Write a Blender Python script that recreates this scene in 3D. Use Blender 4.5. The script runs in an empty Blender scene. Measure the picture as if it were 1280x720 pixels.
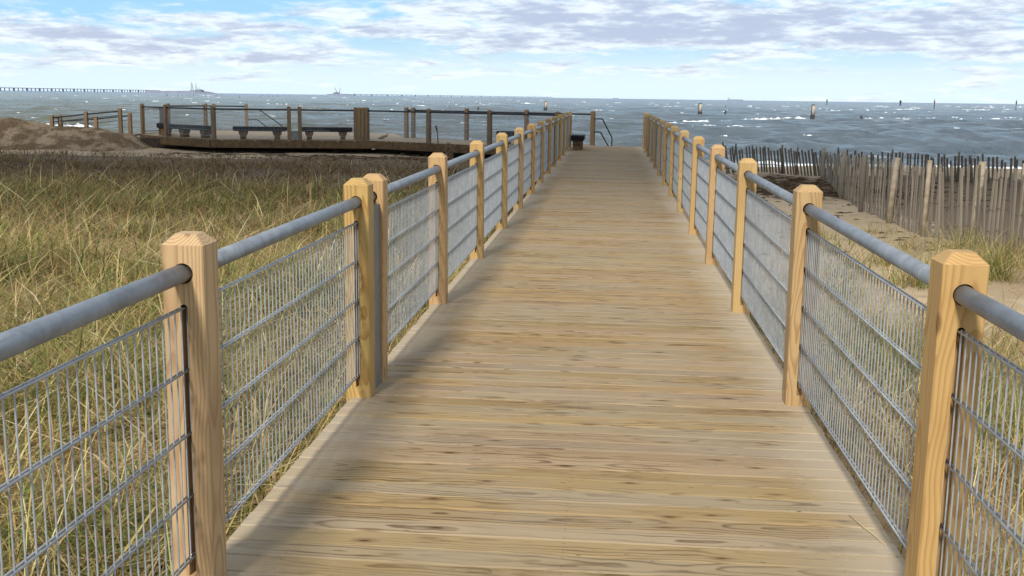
import bpy, bmesh, math, random
import numpy as np
from mathutils import Vector, Matrix
random.seed(7); RNG = np.random.default_rng(11)
sc = bpy.context.scene
COL = sc.collection
PI = math.pi

# ------------------------------------------------------------------ materials
class Mat:
    def __init__(s, name):
        s.m = bpy.data.materials.new(name); s.m.use_nodes = True
        s.t = s.m.node_tree; s.t.nodes.clear()
        s.out = s.n('ShaderNodeOutputMaterial')
    def n(s, ty, ins=None, **props):
        nd = s.t.nodes.new(ty)
        for k, v in props.items(): setattr(nd, k, v)
        for k, v in (ins or {}).items(): s.set(nd, k, v)
        return nd
    def set(s, nd, k, v):
        i = nd.inputs[k]
        if isinstance(v, bpy.types.NodeSocket): s.t.links.new(v, i)
        elif isinstance(v, bpy.types.Node): s.t.links.new(v.outputs[0], i)
        else:
            if isinstance(v, tuple) and len(v) == 3 and i.type == 'RGBA': v = (*v, 1)
            i.default_value = v
    def math(s, op, a, b=0.0, c=None):
        nd = s.n('ShaderNodeMath', {0: a, 1: b}, operation=op)
        if c is not None: s.set(nd, 2, c)
        return nd.outputs[0]
    def vec(s, x=0.0, y=0.0, z=0.0): return s.n('ShaderNodeCombineXYZ', {0: x, 1: y, 2: z}).outputs[0]
    def sep(s, v): return s.n('ShaderNodeSeparateXYZ', {0: v}).outputs
    def noise(s, v, scale=1.0, detail=3.0, rough=.5, dist=0.0):
        return s.n('ShaderNodeTexNoise', {'Vector': v, 'Scale': scale, 'Detail': detail, 'Roughness': rough, 'Distortion': dist}).outputs[0]
    def ramp(s, f, stops, interp='LINEAR'):
        nd = s.n('ShaderNodeValToRGB', {0: f}); cr = nd.color_ramp; cr.interpolation = interp
        while len(cr.elements) < len(stops): cr.elements.new(.5)
        for e, (p, c) in zip(cr.elements, stops):
            e.position = p; e.color = (*c, 1) if isinstance(c, tuple) else (c, c, c, 1)
        return nd.outputs[0]
    def mix(s, f, a, b, blend='MIX'):
        nd = s.n('ShaderNodeMix', data_type='RGBA', blend_type=blend)
        s.set(nd, 0, f); s.set(nd, 6, a); s.set(nd, 7, b)
        return nd.outputs[2]
    def sstep(s, v, a, b):
        nd = s.n('ShaderNodeMapRange', {0: v, 1: a, 2: b, 3: 0.0, 4: 1.0}, interpolation_type='SMOOTHSTEP')
        return nd.outputs[0]
    def bump(s, h, strength=.3, dist=.01):
        return s.n('ShaderNodeBump', {'Height': h, 'Strength': strength, 'Distance': dist}).outputs[0]
    def pbr(s, col, rough=.6, metal=0.0, normal=None, **kw):
        p = s.n('ShaderNodeBsdfPrincipled', {'Base Color': col, 'Roughness': rough, 'Metallic': metal})
        if normal is not None: s.set(p, 'Normal', normal)
        for k, v in kw.items(): s.set(p, k, v)
        s.t.links.new(p.outputs[0], s.out.inputs[0]); return p
    def coord(s, w='Object'): return s.n('ShaderNodeTexCoord').outputs[w]
    def attr(s, name, o='Fac'): return s.n('ShaderNodeAttribute', attribute_name=name).outputs[o]
    def orand(s): return s.n('ShaderNodeObjectInfo').outputs['Random']

def noisy(name, c1, c2, scale=8, rough=.7, metal=0.0, bump=.15, detail=5):
    M = Mat(name); v = M.coord(); f = M.noise(v, scale, detail, .6)
    f2 = M.sstep(f, .3, .7)
    M.pbr(M.mix(f2, c1, c2), rough, metal, M.bump(f, bump, .01), **{'Specular IOR Level': .12}); return M.m

def post_wood(name, light, dark, grey=0.0):
    M = Mat(name); x, y, z = M.sep(M.coord()); r = M.orand()
    a = M.math('MULTIPLY', r, 61.0)
    n1 = M.noise(M.vec(a, 0.0, M.math('MULTIPLY', z, 1.0)), 1.3, 2)
    n2 = M.noise(M.vec(0.0, a, M.math('ADD', z, 7.3)), 1.3, 2)
    n3 = M.noise(M.vec(M.math('MULTIPLY', x, 9), M.math('MULTIPLY', y, 9), M.math('ADD', M.math('MULTIPLY', z, 2.2), a)), 1.0, 2)
    ox = M.math('MULTIPLY_ADD', n1, .11, M.math('MULTIPLY_ADD', M.math('FRACT', M.math('MULTIPLY', r, 17.0)), .10, -.105))
    oy = M.math('MULTIPLY_ADD', n2, .11, M.math('MULTIPLY_ADD', M.math('FRACT', M.math('MULTIPLY', r, 29.0)), .10, -.105))
    px = M.math('ADD', x, ox); py = M.math('ADD', y, oy)
    rad = M.math('SQRT', M.math('ADD', M.math('MULTIPLY', px, px), M.math('MULTIPLY', py, py)))
    rad = M.math('MULTIPLY_ADD', n3, .012, rad)
    ring = M.math('FRACT', M.math('MULTIPLY', rad, 95.0))
    late = M.math('MULTIPLY', M.sstep(ring, .35, .9), M.math('SUBTRACT', 1.0, M.sstep(ring, .92, 1.0)))
    fine = M.noise(M.vec(M.math('MULTIPLY', x, 160), M.math('MULTIPLY', y, 160), M.math('MULTIPLY', z, 5)), 1, 3)
    blot = M.noise(M.vec(M.math('MULTIPLY', x, 5), M.math('ADD', M.math('MULTIPLY', y, 5), a), M.math('MULTIPLY', z, 2)), 1, 4)
    c = M.mix(M.math('MULTIPLY', late, M.math('MULTIPLY_ADD', M.math('FRACT', M.math('MULTIPLY', r, 3.3)), .5, .42)), light, dark)
    c = M.mix(M.math('MULTIPLY', M.sstep(blot, .45, .75), .35), c, tuple(v*.72 for v in dark))
    c = M.mix(M.math('MULTIPLY', M.sstep(fine, .55, .8), .25), c, dark)
    vk = M.n('ShaderNodeTexVoronoi', {'Vector': M.vec(M.math('MULTIPLY', x, 6), M.math('ADD', M.math('MULTIPLY', y, 6), a), M.math('MULTIPLY', z, 2.6)), 'Scale': 1.0, 'Randomness': 1.0}).outputs[0]
    kn = M.math('SUBTRACT', 1.0, M.sstep(vk, .06, .13))
    c = M.mix(M.math('MULTIPLY', kn, .75), c, tuple(v*.45 for v in dark))
    hv = M.n('ShaderNodeHueSaturation', {'Color': c, 'Value': M.math('MULTIPLY_ADD', M.math('FRACT', M.math('MULTIPLY', r, 7.7)), .22, .88), 'Hue': M.math('MULTIPLY_ADD', M.math('FRACT', M.math('MULTIPLY', r, 23.0)), -.014, .507), 'Saturation': M.math('MULTIPLY_ADD', M.math('FRACT', M.math('MULTIPLY', r, 41.0)), .2, .86 - grey)}).outputs[0]
    M.pbr(hv, .62, 0, M.bump(M.math('MULTIPLY_ADD', late, .4, fine), .25, .002), **{'Specular IOR Level': .3})
    return M.m

def deck_wood(name, light, dark, grey, sandc, edge=True):
    M = Mat(name)
    u, v, _ = M.sep(M.n('ShaderNodeUVMap', uv_map='UVMap').outputs[0]); r = M.attr('rnd')
    a = M.math('MULTIPLY', r, 97.0); a2 = M.math('MULTIPLY', r, 53.0)
    n1 = M.noise(M.vec(M.math('MULTIPLY', u, 1.1), M.math('MULTIPLY', v, 3), a), 1.0, 3, .5)
    n2 = M.noise(M.vec(M.math('MULTIPLY', u, 1.5), a2, 3.1), 1.0, 3)
    n3 = M.noise(M.vec(M.math('MULTIPLY', u, 2.5), M.math('MULTIPLY', v, 22), a), 1.0, 3)
    off = M.math('MULTIPLY_ADD', M.math('FRACT', M.math('MULTIPLY', r, 13.7)), .14, -.07)
    yv = M.math('ADD', v, M.math('MULTIPLY_ADD', n1, .12, M.math('SUBTRACT', off, .06)))
    zz = M.math('MULTIPLY_ADD', n2, .13, -.03)
    rad = M.math('SQRT', M.math('ADD', M.math('MULTIPLY', yv, yv), M.math('MULTIPLY', zz, zz)))
    rad = M.math('MULTIPLY_ADD', n3, .022, rad)
    ring = M.math('FRACT', M.math('MULTIPLY', rad, 50.0))
    late = M.math('MULTIPLY', M.sstep(ring, .50, .86), M.math('SUBTRACT', 1.0, M.sstep(ring, .90, 1.0)))
    amt = M.sstep(M.noise(M.vec(M.math('MULTIPLY', u, .8), M.math('MULTIPLY', v, 4), a2), 1.0, 3), .38, .68)
    fine = M.noise(M.vec(M.math('MULTIPLY', u, 5), M.math('MULTIPLY', v, 110), a), 1, 5, .65)
    c = M.mix(M.math('MULTIPLY', late, M.math('MULTIPLY_ADD', amt, .80, .20)), light, dark)
    c = M.mix(M.math('MULTIPLY', M.sstep(fine, .50, .72), .34), c, dark)
    tint = M.math('FRACT', M.math('MULTIPLY', r, 31.0))
    c = M.n('ShaderNodeHueSaturation', {'Color': c, 'Value': M.math('MULTIPLY_ADD', tint, .22, .88), 'Saturation': M.math('MULTIPLY_ADD', M.math('FRACT', M.math('MULTIPLY', r, 5.3)), .24, .75), 'Hue': M.math('MULTIPLY_ADD', M.math('FRACT', M.math('MULTIPLY', r, 71.0)), .012, .499)}).outputs[0]
    # weathered grey patches that run over several boards
    P = M.coord(); gx = M.noise(P, 1.1, 5, .62); g2 = M.noise(M.vec(M.math('MULTIPLY', u, 1.7), M.math('MULTIPLY', v, 9), a2), 1.0, 4, .6)
    gm = M.math('MULTIPLY', M.sstep(M.math('ADD', gx, M.math('MULTIPLY', g2, .5)), .66, .92), .5)
    c = M.mix(gm, c, grey)
    # brown damp blotches
    d = M.noise(M.vec(M.math('MULTIPLY', u, 2.3), M.math('MULTIPLY', v, 12), a), 1.0, 4, .65)
    c = M.mix(M.math('MULTIPLY', M.sstep(d, .57, .70), .5), c, tuple(q*.62 for q in dark))
    # knots
    vk = M.n('ShaderNodeTexVoronoi', {'Vector': M.vec(M.math('MULTIPLY', u, 2.6), M.math('MULTIPLY', v, 8.5), a), 'Scale': 1.0}).outputs[0]
    vn = M.math('MULTIPLY_ADD', n3, .12, M.math('SUBTRACT', vk, .058))
    kn = M.math('SUBTRACT', 1.0, M.sstep(vn, .035, .085))
    c = M.mix(M.math('MULTIPLY', M.math('SUBTRACT', 1.0, M.sstep(vn, .06, .2)), .5), c, dark)
    c = M.mix(M.math('MULTIPLY', kn, .85), c, (.045, .025, .014))
    # short dark checks and nail holes
    ck = M.n('ShaderNodeTexVoronoi', {'Vector': M.vec(M.math('MULTIPLY', u, 4.5), M.math('MULTIPLY', v, 19), a2), 'Scale': 1.0}).outputs[0]
    c = M.mix(M.math('MULTIPLY', M.math('SUBTRACT', 1.0, M.sstep(ck, .03, .07)), .8), c, (.03, .02, .014))
    # screw heads in three rows
    su = M.math('MINIMUM', M.math('ABSOLUTE', M.math('ADD', M.math('ABSOLUTE', M.math('ADD', u, .13)), -1.02)), M.math('ABSOLUTE', M.math('ADD', u, .13)))
    sv = M.math('ABSOLUTE', M.math('ADD', M.math('ABSOLUTE', v), -.038))
    sd_ = M.math('SQRT', M.math('ADD', M.math('MULTIPLY', su, su), M.math('MULTIPLY', sv, sv)))
    c = M.mix(M.math('MULTIPLY', M.math('SUBTRACT', 1.0, M.sstep(sd_, .0035, .0055)), .45), c, (.05, .045, .04))
    if edge:   # blown sand lying along the two edges of the walk
        e = M.math('SUBTRACT', M.math('ABSOLUTE', M.math('ADD', u, .13)), .0)
        sm = M.math('MULTIPLY', M.sstep(M.math('ADD', e, M.math('MULTIPLY', gx, .5)), 1.14, 1.5), .55)
        c = M.mix(sm, c, sandc)
    M.pbr(c, .72, 0, M.bump(M.math('MULTIPLY_ADD', late, .5, fine), .3, .002), **{'Specular IOR Level': .08})
    return M.m

WPOST = post_wood('pine_post', (.47, .31, .13), (.29, .15, .05))
WOLD = post_wood('weathered_post', (.21, .132, .064), (.12, .068, .03), .05)
WDECK = deck_wood('deck_boards', (.305, .200, .090), (.105, .054, .018), (.29, .235, .160), (.42, .35, .255))
WDECK2 = deck_wood('platform_boards', (.30, .225, .145), (.18, .12, .068), (.32, .26, .19), (.4, .35, .26), False)
WFASC = noisy('fascia_wood', (.16, .10, .05), (.085, .055, .03), 6, .8)
WPILE = noisy('pile_wood', (.075, .055, .04), (.035, .027, .02), 6, .85)
SANDFILL = noisy('sand_in_gaps', (.52, .43, .29), (.36, .28, .18), 30, .95, 0, .1)
SLATW = noisy('bench_slat', (.017, .016, .017), (.032, .030, .031), 7, .65)
BENCHLEG = noisy('bench_pedestal', (.22, .14, .07), (.12, .075, .04), 7, .8)
DARKMETAL = noisy('dark_metal', (.03, .032, .035), (.06, .062, .065), 20, .5, .3)
def galv(name, a, b, met, ro):
    M = Mat(name); P = M.coord(); r = M.orand()
    P2 = M.n('ShaderNodeVectorMath', {0: P, 1: M.vec(M.math('MULTIPLY', r, 30.0), 0.0, 0.0)}, operation='ADD').outputs[0]
    f = M.noise(P2, 9, 5, .65); g = M.n('ShaderNodeTexVoronoi', {'Vector': P2, 'Scale': 70.0}).outputs[1]
    gl = M.n('ShaderNodeRGBToBW', {0: g}).outputs[0]
    c = M.mix(M.sstep(f, .32, .7), a, b)
    c = M.mix(M.math('MULTIPLY', gl, .22), c, tuple(min(1, q*1.5) for q in b))
    sc_ = M.noise(M.vec(M.math('MULTIPLY', M.sep(P2)[0], 40), M.math('MULTIPLY', M.sep(P2)[1], 3), M.math('MULTIPLY', M.sep(P2)[2], 40)), 1, 4, .6)
    c = M.mix(M.math('MULTIPLY', M.sstep(sc_, .62, .78), .45), c, tuple(q*.45 for q in a))
    M.pbr(c, M.math('MULTIPLY_ADD', f, .25, ro-.1), met, M.bump(f, .08, .003)); return M.m
PIPE = galv('galvanised_pipe', (.160, .180, .20), (.255, .28, .305), .35, .5)
WIRE = galv('galvanised_wire', (.26, .28, .295), (.37, .39, .405), .3, .45)
PLATE = noisy('grey_plate', (.16, .16, .155), (.23, .225, .215), 5, .55, .2)
PICK = None
def picket_mat():
    M = Mat('weathered_lath'); x, y, z = M.sep(M.coord()); r = M.orand()
    f = M.noise(M.vec(M.math('MULTIPLY', x, 90), M.math('MULTIPLY', y, 90), M.math('ADD', M.math('MULTIPLY', z, 3), M.math('MULTIPLY', r, 50))), 1, 4, .6)
    b = M.noise(M.vec(M.math('MULTIPLY', r, 40), 0.0, M.math('MULTIPLY', z, 2)), 1, 3)
    c = M.mix(f, (.175, .14, .10), (.41, .345, .26)); c = M.mix(M.math('MULTIPLY', b, .5), c, (.135, .115, .09))
    c = M.n('ShaderNodeHueSaturation', {'Color': c, 'Value': M.math('MULTIPLY_ADD', M.math('FRACT', M.math('MULTIPLY', r, 19.0)), .6, .72)}).outputs[0]
    M.pbr(c, .85, 0, M.bump(f, .3, .002)); return M.m
PICK = picket_mat()
def picket_dark():
    return noisy('dark_lath', (.105, .085, .064), (.19, .15, .11), 9, .9)
PICKD = picket_dark()
PALEPOST = noisy('pale_fence_post', (.46, .38, .27), (.30, .235, .16), 8, .85)
def sand_mat():
    M = Mat('sand'); P = M.coord(); x, y, z = M.sep(P)
    f = M.noise(P, .9, 6, .6); g = M.noise(P, 14, 5, .65); h = M.noise(P, 3.2, 4, .6)
    c = M.mix(M.sstep(f, .3, .7), (.44, .345, .225), (.36, .27, .165))
    c = M.mix(M.math('MULTIPLY', M.sstep(g, .48, .75), .35), c, (.25, .18, .11))
    c = M.mix(M.math('MULTIPLY', M.sstep(h, .56, .70), .55), c, (.20, .145, .085))
    th = M.attr('thatch'); n = M.noise(P, 6, 5, .7)
    tc = M.mix(n, (.17, .115, .06), (.30, .22, .125))
    c = M.mix(M.math('MULTIPLY', th, M.sstep(M.math('ADD', n, M.math('MULTIPLY', th, .35)), .45, .65)), c, tc)
    wk = M.attr('shade_and_wrack'); n9 = M.noise(P, 2.3, 5, .65)
    c = M.mix(M.math('MULTIPLY', M.sstep(M.math('ADD', n9, M.math('MULTIPLY', wk, .6)), .62, .85), .85), c, (.095, .064, .038))  # darker ground: shade behind the fence put into colour, plus brown soil and seaweed
    wet = M.math('SUBTRACT', 1.0, M.sstep(z, -1.5, -1.2))
    c = M.mix(M.math('MULTIPLY', wet, .6), c, (.16, .125, .085))
    M.pbr(c, M.math('MULTIPLY_ADD', wet, -.5, .95), 0, M.bump(M.math('MULTIPLY_ADD', g, .5, h), .6, .05), **{'Specular IOR Level': .2}); return M.m
SAND = sand_mat()
def dune_mat():
    M = Mat('dune_soil'); P = M.coord(); f = M.noise(P, 1.3, 6, .65); g = M.noise(P, 9, 5, .7)
    c = M.mix(M.sstep(f, .42, .58), (.125, .085, .05), (.29, .215, .14))
    c = M.mix(M.math('MULTIPLY', M.sstep(g, .5, .7), .7), c, (.09, .07, .035))
    M.pbr(c, .95, 0, M.bump(g, .8, .08), **{'Specular IOR Level': .1}); return M.m
DUNE = dune_mat()
def grass_mat():
    M = Mat('grass_blades'); c = M.attr('col', 'Color')
    d = M.n('ShaderNodeBsdfPrincipled', {'Base Color': c, 'Roughness': .6, 'Specular IOR Level': .25})
    t = M.n('ShaderNodeBsdfTranslucent', {'Color': c})
    mx = M.n('ShaderNodeMixShader', {0: .3, 1: d, 2: t}); M.t.links.new(mx.outputs[0], M.out.inputs[0]); return M.m
GRASS = grass_mat()
def water_mat():
    M = Mat('sea_water'); P = M.coord(); x, y, z = M.sep(P)
    dist = M.math('SQRT', M.math('ADD', M.math('MULTIPLY', x, x), M.math('MULTIPLY', y, y)))
    w1 = M.noise(M.vec(M.math('MULTIPLY', x, .55), y, 0.0), 1.4, 6, .68)
    w2 = M.noise(M.vec(M.math('MULTIPLY', x, .5), y, 4.0), .22, 4, .6)
    hsum = M.math('ADD', M.math('MULTIPLY', w1, .6), M.math('MULTIPLY', w2, 2.2))
    az = M.math('DIVIDE', x, M.math('MAXIMUM', y, 1.0))
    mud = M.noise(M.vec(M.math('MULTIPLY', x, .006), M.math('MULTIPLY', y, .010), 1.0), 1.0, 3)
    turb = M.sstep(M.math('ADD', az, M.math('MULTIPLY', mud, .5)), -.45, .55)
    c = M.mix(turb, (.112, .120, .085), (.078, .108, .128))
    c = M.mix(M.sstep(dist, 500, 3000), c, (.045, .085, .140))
    f1 = M.noise(M.vec(M.math('MULTIPLY', x, .035), M.math('MULTIPLY', y, .11), 7.0), 1.0, 4, .6)
    f2 = M.noise(M.vec(M.math('MULTIPLY', x, .5), M.math('MULTIPLY', y, 1.1), 3.0), 1.0, 5, .7)
    fm = M.math('MULTIPLY', M.sstep(f1, .56, .72), M.sstep(f2, .5, .66))
    fm = M.math('MULTIPLY', fm, M.math('SUBTRACT', .75, M.math('MULTIPLY', M.sstep(dist, 150, 900), .5)))
    c = M.mix(fm, c, (.62, .66, .67))
    sw = M.math('MULTIPLY', M.math('SUBTRACT', 1.0, M.sstep(y, 52, 60)), M.sstep(f2, .40, .56))
    c = M.mix(M.math('MULTIPLY', sw, .9), c, (.74, .77, .77))
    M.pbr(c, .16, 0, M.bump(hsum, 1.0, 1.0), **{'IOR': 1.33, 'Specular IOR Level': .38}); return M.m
WATER = water_mat()
FOAM = noisy('foam', (.78, .80, .80), (.62, .66, .66), 3, .9, 0, .3)
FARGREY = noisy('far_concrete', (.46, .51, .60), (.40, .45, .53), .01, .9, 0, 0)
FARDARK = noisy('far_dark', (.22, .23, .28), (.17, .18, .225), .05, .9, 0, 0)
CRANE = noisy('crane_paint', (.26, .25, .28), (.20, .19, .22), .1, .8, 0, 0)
PILEDK = noisy('sea_pile_dark', (.035, .035, .038), (.06, .055, .05), 2, .8)
PILELT = noisy('sea_pile_pale', (.50, .43, .35), (.34, .27, .21), 2, .85)
REDM = noisy('red_paint', (.32, .075, .06), (.26, .07, .06), 2, .6)
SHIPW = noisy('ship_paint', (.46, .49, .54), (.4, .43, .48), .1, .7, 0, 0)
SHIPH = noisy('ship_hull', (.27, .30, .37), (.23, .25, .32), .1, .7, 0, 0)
WRACK = noisy('seaweed', (.05, .033, .02), (.10, .065, .035), 5, .9)
STRAWM = noisy('straw', (.62, .48, .24), (.5, .37, .17), 20, .7)
PLANTM = noisy('dried_plant', (.30, .20, .11), (.14, .09, .05), 30, .9)

# ------------------------------------------------------------------ mesh building
class MB:
    def __init__(s): s.v = []; s.f = []; s.sm = []
    def add(s, vs, fs, smooth=False):
        o = len(s.v); s.v += [tuple(p) for p in vs]
        for f in fs: s.f.append(tuple(o+i for i in f)); s.sm.append(smooth)
    def box(s, lo, hi, M=None):
        (a, b, c), (d, e, f) = lo, hi
        vs = [(a,b,c),(d,b,c),(d,e,c),(a,e,c),(a,b,f),(d,b,f),(d,e,f),(a,e,f)]
        if M: vs = [tuple(M @ Vector(p)) for p in vs]
        s.add(vs, [(0,3,2,1),(4,5,6,7),(0,1,5,4),(1,2,6,5),(2,3,7,6),(3,0,4,7)])
    def tube(s, pts, r, n=8, cap=True):
        pts = [Vector(p) for p in pts]; rr = r if isinstance(r, (list, tuple)) else [r]*len(pts)
        vs = []; prev = None
        for i, p in enumerate(pts):
            d = (pts[min(i+1, len(pts)-1)] - pts[max(i-1, 0)]).normalized()
            a = prev if prev is not None else (Vector((0,0,1)) if abs(d.z) < .9 else Vector((1,0,0)))
            a = (a - d*a.dot(d)).normalized(); prev = a; b = d.cross(a)
            for k in range(n):
                t = 2*PI*k/n; vs.append(p + (a*math.cos(t) + b*math.sin(t))*rr[i])
        fs = [(i*n+k, i*n+(k+1) % n, (i+1)*n+(k+1) % n, (i+1)*n+k) for i in range(len(pts)-1) for k in range(n)]
        s.add(vs, fs, True)
        if cap:
            o = len(s.v) - len(vs); s.f.append(tuple(o+k for k in range(n-1, -1, -1))); s.sm.append(False)
            s.f.append(tuple(o+(len(pts)-1)*n+k for k in range(n))); s.sm.append(False)
    def prism(s, poly, z0, z1, M=None):
        n = len(poly); vs = [(x, y, z0) for x, y in poly] + [(x, y, z1) for x, y in poly]
        if M: vs = [tuple(M @ Vector(p)) for p in vs]
        s.add(vs, [tuple(range(n-1, -1, -1)), tuple(range(n, 2*n))] + [(i, (i+1) % n, n+(i+1) % n, n+i) for i in range(n)])
    def mesh(s, name, mat):
        me = bpy.data.meshes.new(name); me.from_pydata(s.v, [], s.f); me.materials.append(mat)
        me.polygons.foreach_set('use_smooth', s.sm); me.update(); return me
def link(name, me, parent=None, loc=(0,0,0), rot=(0,0,0), scale=(1,1,1)):
    o = bpy.data.objects.new(name, me); COL.objects.link(o)
    o.location = loc; o.rotation_euler = rot; o.scale = scale
    if parent: o.parent = parent
    return o
def build(mb, name, mat, parent=None, **k): return link(name, mb.mesh(name, mat), parent, **k)
def tag(o, label, cat, group=None, kind=None):
    if label: o['label'] = label
    if cat: o['category'] = cat
    if group: o['group'] = group
    if kind: o['kind'] = kind
    return o
def thing(name, label, cat, loc=(0,0,0), rz=0, group=None):
    return tag(link(name, None, None, loc, (0,0,rz)), label, cat, group)
def struct(o): o['kind'] = 'structure'; return o

def lattice_noise(x, y, seed=0):
    r = np.random.default_rng(seed); T = r.random((64, 64))
    xi = np.floor(x).astype(int); yi = np.floor(y).astype(int); fx = x-xi; fy = y-yi
    fx = fx*fx*(3-2*fx); fy = fy*fy*(3-2*fy)
    g = lambda a, b: T[a % 64, b % 64]
    return (g(xi,yi)*(1-fx)+g(xi+1,yi)*fx)*(1-fy) + (g(xi,yi+1)*(1-fx)+g(xi+1,yi+1)*fx)*fy
def fbm(x, y, seed=0, oct=4):
    s = 0; a = .5; t = 0
    for k in range(oct):
        s = s + a*lattice_noise(x*2**k, y*2**k, seed+k); t += a; a *= .5
    return s/t
def sst(v, a, b):
    t = np.clip((v-a)/(b-a), 0, 1); return t*t*(3-2*t)

# ------------------------------------------------------------------ camera
CAMZ = 1.673
cam = bpy.data.cameras.new('camera'); co = bpy.data.objects.new('camera', cam); COL.objects.link(co)
fw = Vector((-0.08602733, 0.98098783, -0.17396026)); rt = Vector((0.99587954, 0.08969916, 0.01334168)); up = Vector((-0.02869211, 0.17209572, 0.98466229))
co.matrix_world = Matrix(((rt.x, up.x, -fw.x, 0), (rt.y, up.y, -fw.y, 0), (rt.z, up.z, -fw.z, CAMZ), (0, 0, 0, 1)))
cam.sensor_width = 36; cam.lens = 1351.0/1280*36; cam.clip_start = .05; cam.clip_end = 60000
sc.camera = co

# ------------------------------------------------------------------ terrain
DX = np.array([-70, -40, -26, -23.3, -22.6, -21.9, -20.9, -19.8, -18.5, -17.7, -17.0, 80])
DZ = np.array([.50, .68, .76, .61, .57, .44, .32, .16, .03, -.30, -.55, -.55])
def dune_h(x, y):
    crest = np.interp(x, DX, DZ) + .10*(fbm(x*.9, y*.9, 5)-.5) + .34*(fbm(x*.42, y*.42+9, 15)-.5)
    prof = np.exp(-((y-40.3)/np.where(y < 40.3, 1.25, 2.2))**2)
    lump = .34*(fbm(x*1.0, y*1.0, 25)-.5) + .10*(fbm(x*4.2, y*4.2, 26)-.5)
    return -.5 + (crest+.5)*prof + lump*np.sqrt(prof)
def ground(x, y):
    b = -.48 + .13*sst(x, -1.6, 1.4)
    b = b + .10*(fbm(x*.35, y*.35, 1)-.5) + .07*(fbm(x*1.3, y*1.3, 2)-.5)
    b = b + .20*np.exp(-((x-3.6)/1.6)**2 - ((y-27.5)/2.2)**2) + .14*np.exp(-((x-7.5)/3.5)**2 - ((y-26.5)/2.5)**2)
    b = b + .10*sst(x, 4.2, 8)*sst(y, 8, 14)
    y0 = 43 - 10*sst(x, 1, 5); y1 = 52.5 - 4.5*sst(x, 0, 3) + .05*np.clip(-x, 0, 60)
    t = np.clip((y-y0)/(y1-y0), 0, 3)
    b = b - np.where(t < 1, 1.08*t**1.3, 1.08+.55*(t-1))
    return b
def grid(xs, ys, fn):
    X, Y = np.meshgrid(xs, ys); Z = fn(X, Y); n, m = len(ys), len(xs)
    V = np.stack([X, Y, Z], -1).reshape(-1, 3)
    I = np.arange(n*m).reshape(n, m)
    F = np.stack([I[:-1,:-1], I[:-1,1:], I[1:,1:], I[1:,:-1]], -1).reshape(-1, 4)
    return V, F
def np_mesh(name, V, F, mat, smooth=True):
    me = bpy.data.meshes.new(name); me.vertices.add(len(V)); me.vertices.foreach_set('co', V.astype(np.float32).ravel())
    k = F.shape[1]; me.loops.add(F.size); me.loops.foreach_set('vertex_index', F.astype(np.int32).ravel())
    me.polygons.add(len(F)); me.polygons.foreach_set('loop_start', np.arange(0, F.size, k, dtype=np.int32))
    me.polygons.foreach_set('loop_total', np.full(len(F), k, np.int32)) if bpy.app.version < (4, 1) else None
    me.polygons.foreach_set('use_smooth', np.full(len(F), smooth)); me.update(calc_edges=True); me.validate()
    me.materials.append(mat); return me
xs = np.concatenate([np.linspace(-300, -45, 30)[:-1], np.linspace(-45, -12, 130)[:-1], np.linspace(-12, 12, 200)[:-1], np.linspace(12, 40, 60)[:-1], np.linspace(40, 300, 30)])
ys = np.concatenate([np.linspace(-40, -2, 16)[:-1], np.linspace(-2, 30, 240)[:-1], np.linspace(30, 62, 150)[:-1], np.linspace(62, 95, 20)])
V, F = grid(xs, ys, ground); me = np_mesh('sand_ground', V, F, SAND)
def thatch(x, y):
    l = sst(-x, 1.0, 1.8)*(1-sst(y, 31, 35.5)); r = sst(x, 1.0, 1.6)*(1-sst(y + .9*(x-2), 8, 13))*.75
    n = fbm(x*.8, y*.8, 31); r2 = sst(x, 3.2, 4.5)*sst(y, 9, 12)*(1-sst(y, 15, 18))*sst(n, .4, .6)*.6
    return np.clip(np.maximum(np.maximum(l, r), r2), 0, 1)
at = me.attributes.new('thatch', 'FLOAT', 'POINT'); at.data.foreach_set('value', thatch(V[:,0], V[:,1]).astype(np.float32))
at = me.attributes.new('shade_and_wrack', 'FLOAT', 'POINT')  # painted shade beyond the near fence, with brown soil and wrack elsewhere
wl = .85*sst(-V[:,0], 1.5, 2)*sst(V[:,1], 20, 26)*(1-sst(V[:,1], 34.5, 36.5)) + sst(V[:,0], 4.9, 5.9)*sst(V[:,1], 14, 16.5)*(1-sst(V[:,1], 27, 30)) + np.exp(-((V[:,0]-4.2)/1.7)**2-((V[:,1]+.3*(V[:,0]-4.2)-25)/2.2)**2) + sst(-V[:,0], 1, 3)*np.exp(-((V[:,1]-36.8)/1.6)**2)*sst(V[:,0], -14, -8)
at.data.foreach_set('value', np.clip(wl, 0, 1).astype(np.float32)); struct(link('sand', me))
xs = np.concatenate([np.linspace(-90, -30, 50)[:-1], np.linspace(-30, -16.6, 110)]); ys = np.linspace(36.6, 46, 80)
def dsurf(x, y):
    return np.maximum(dune_h(x, y), ground(x, y)-.25)
V, F = grid(xs, ys, dsurf); struct(link('dune', np_mesh('dune', V, F, DUNE)))

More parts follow.
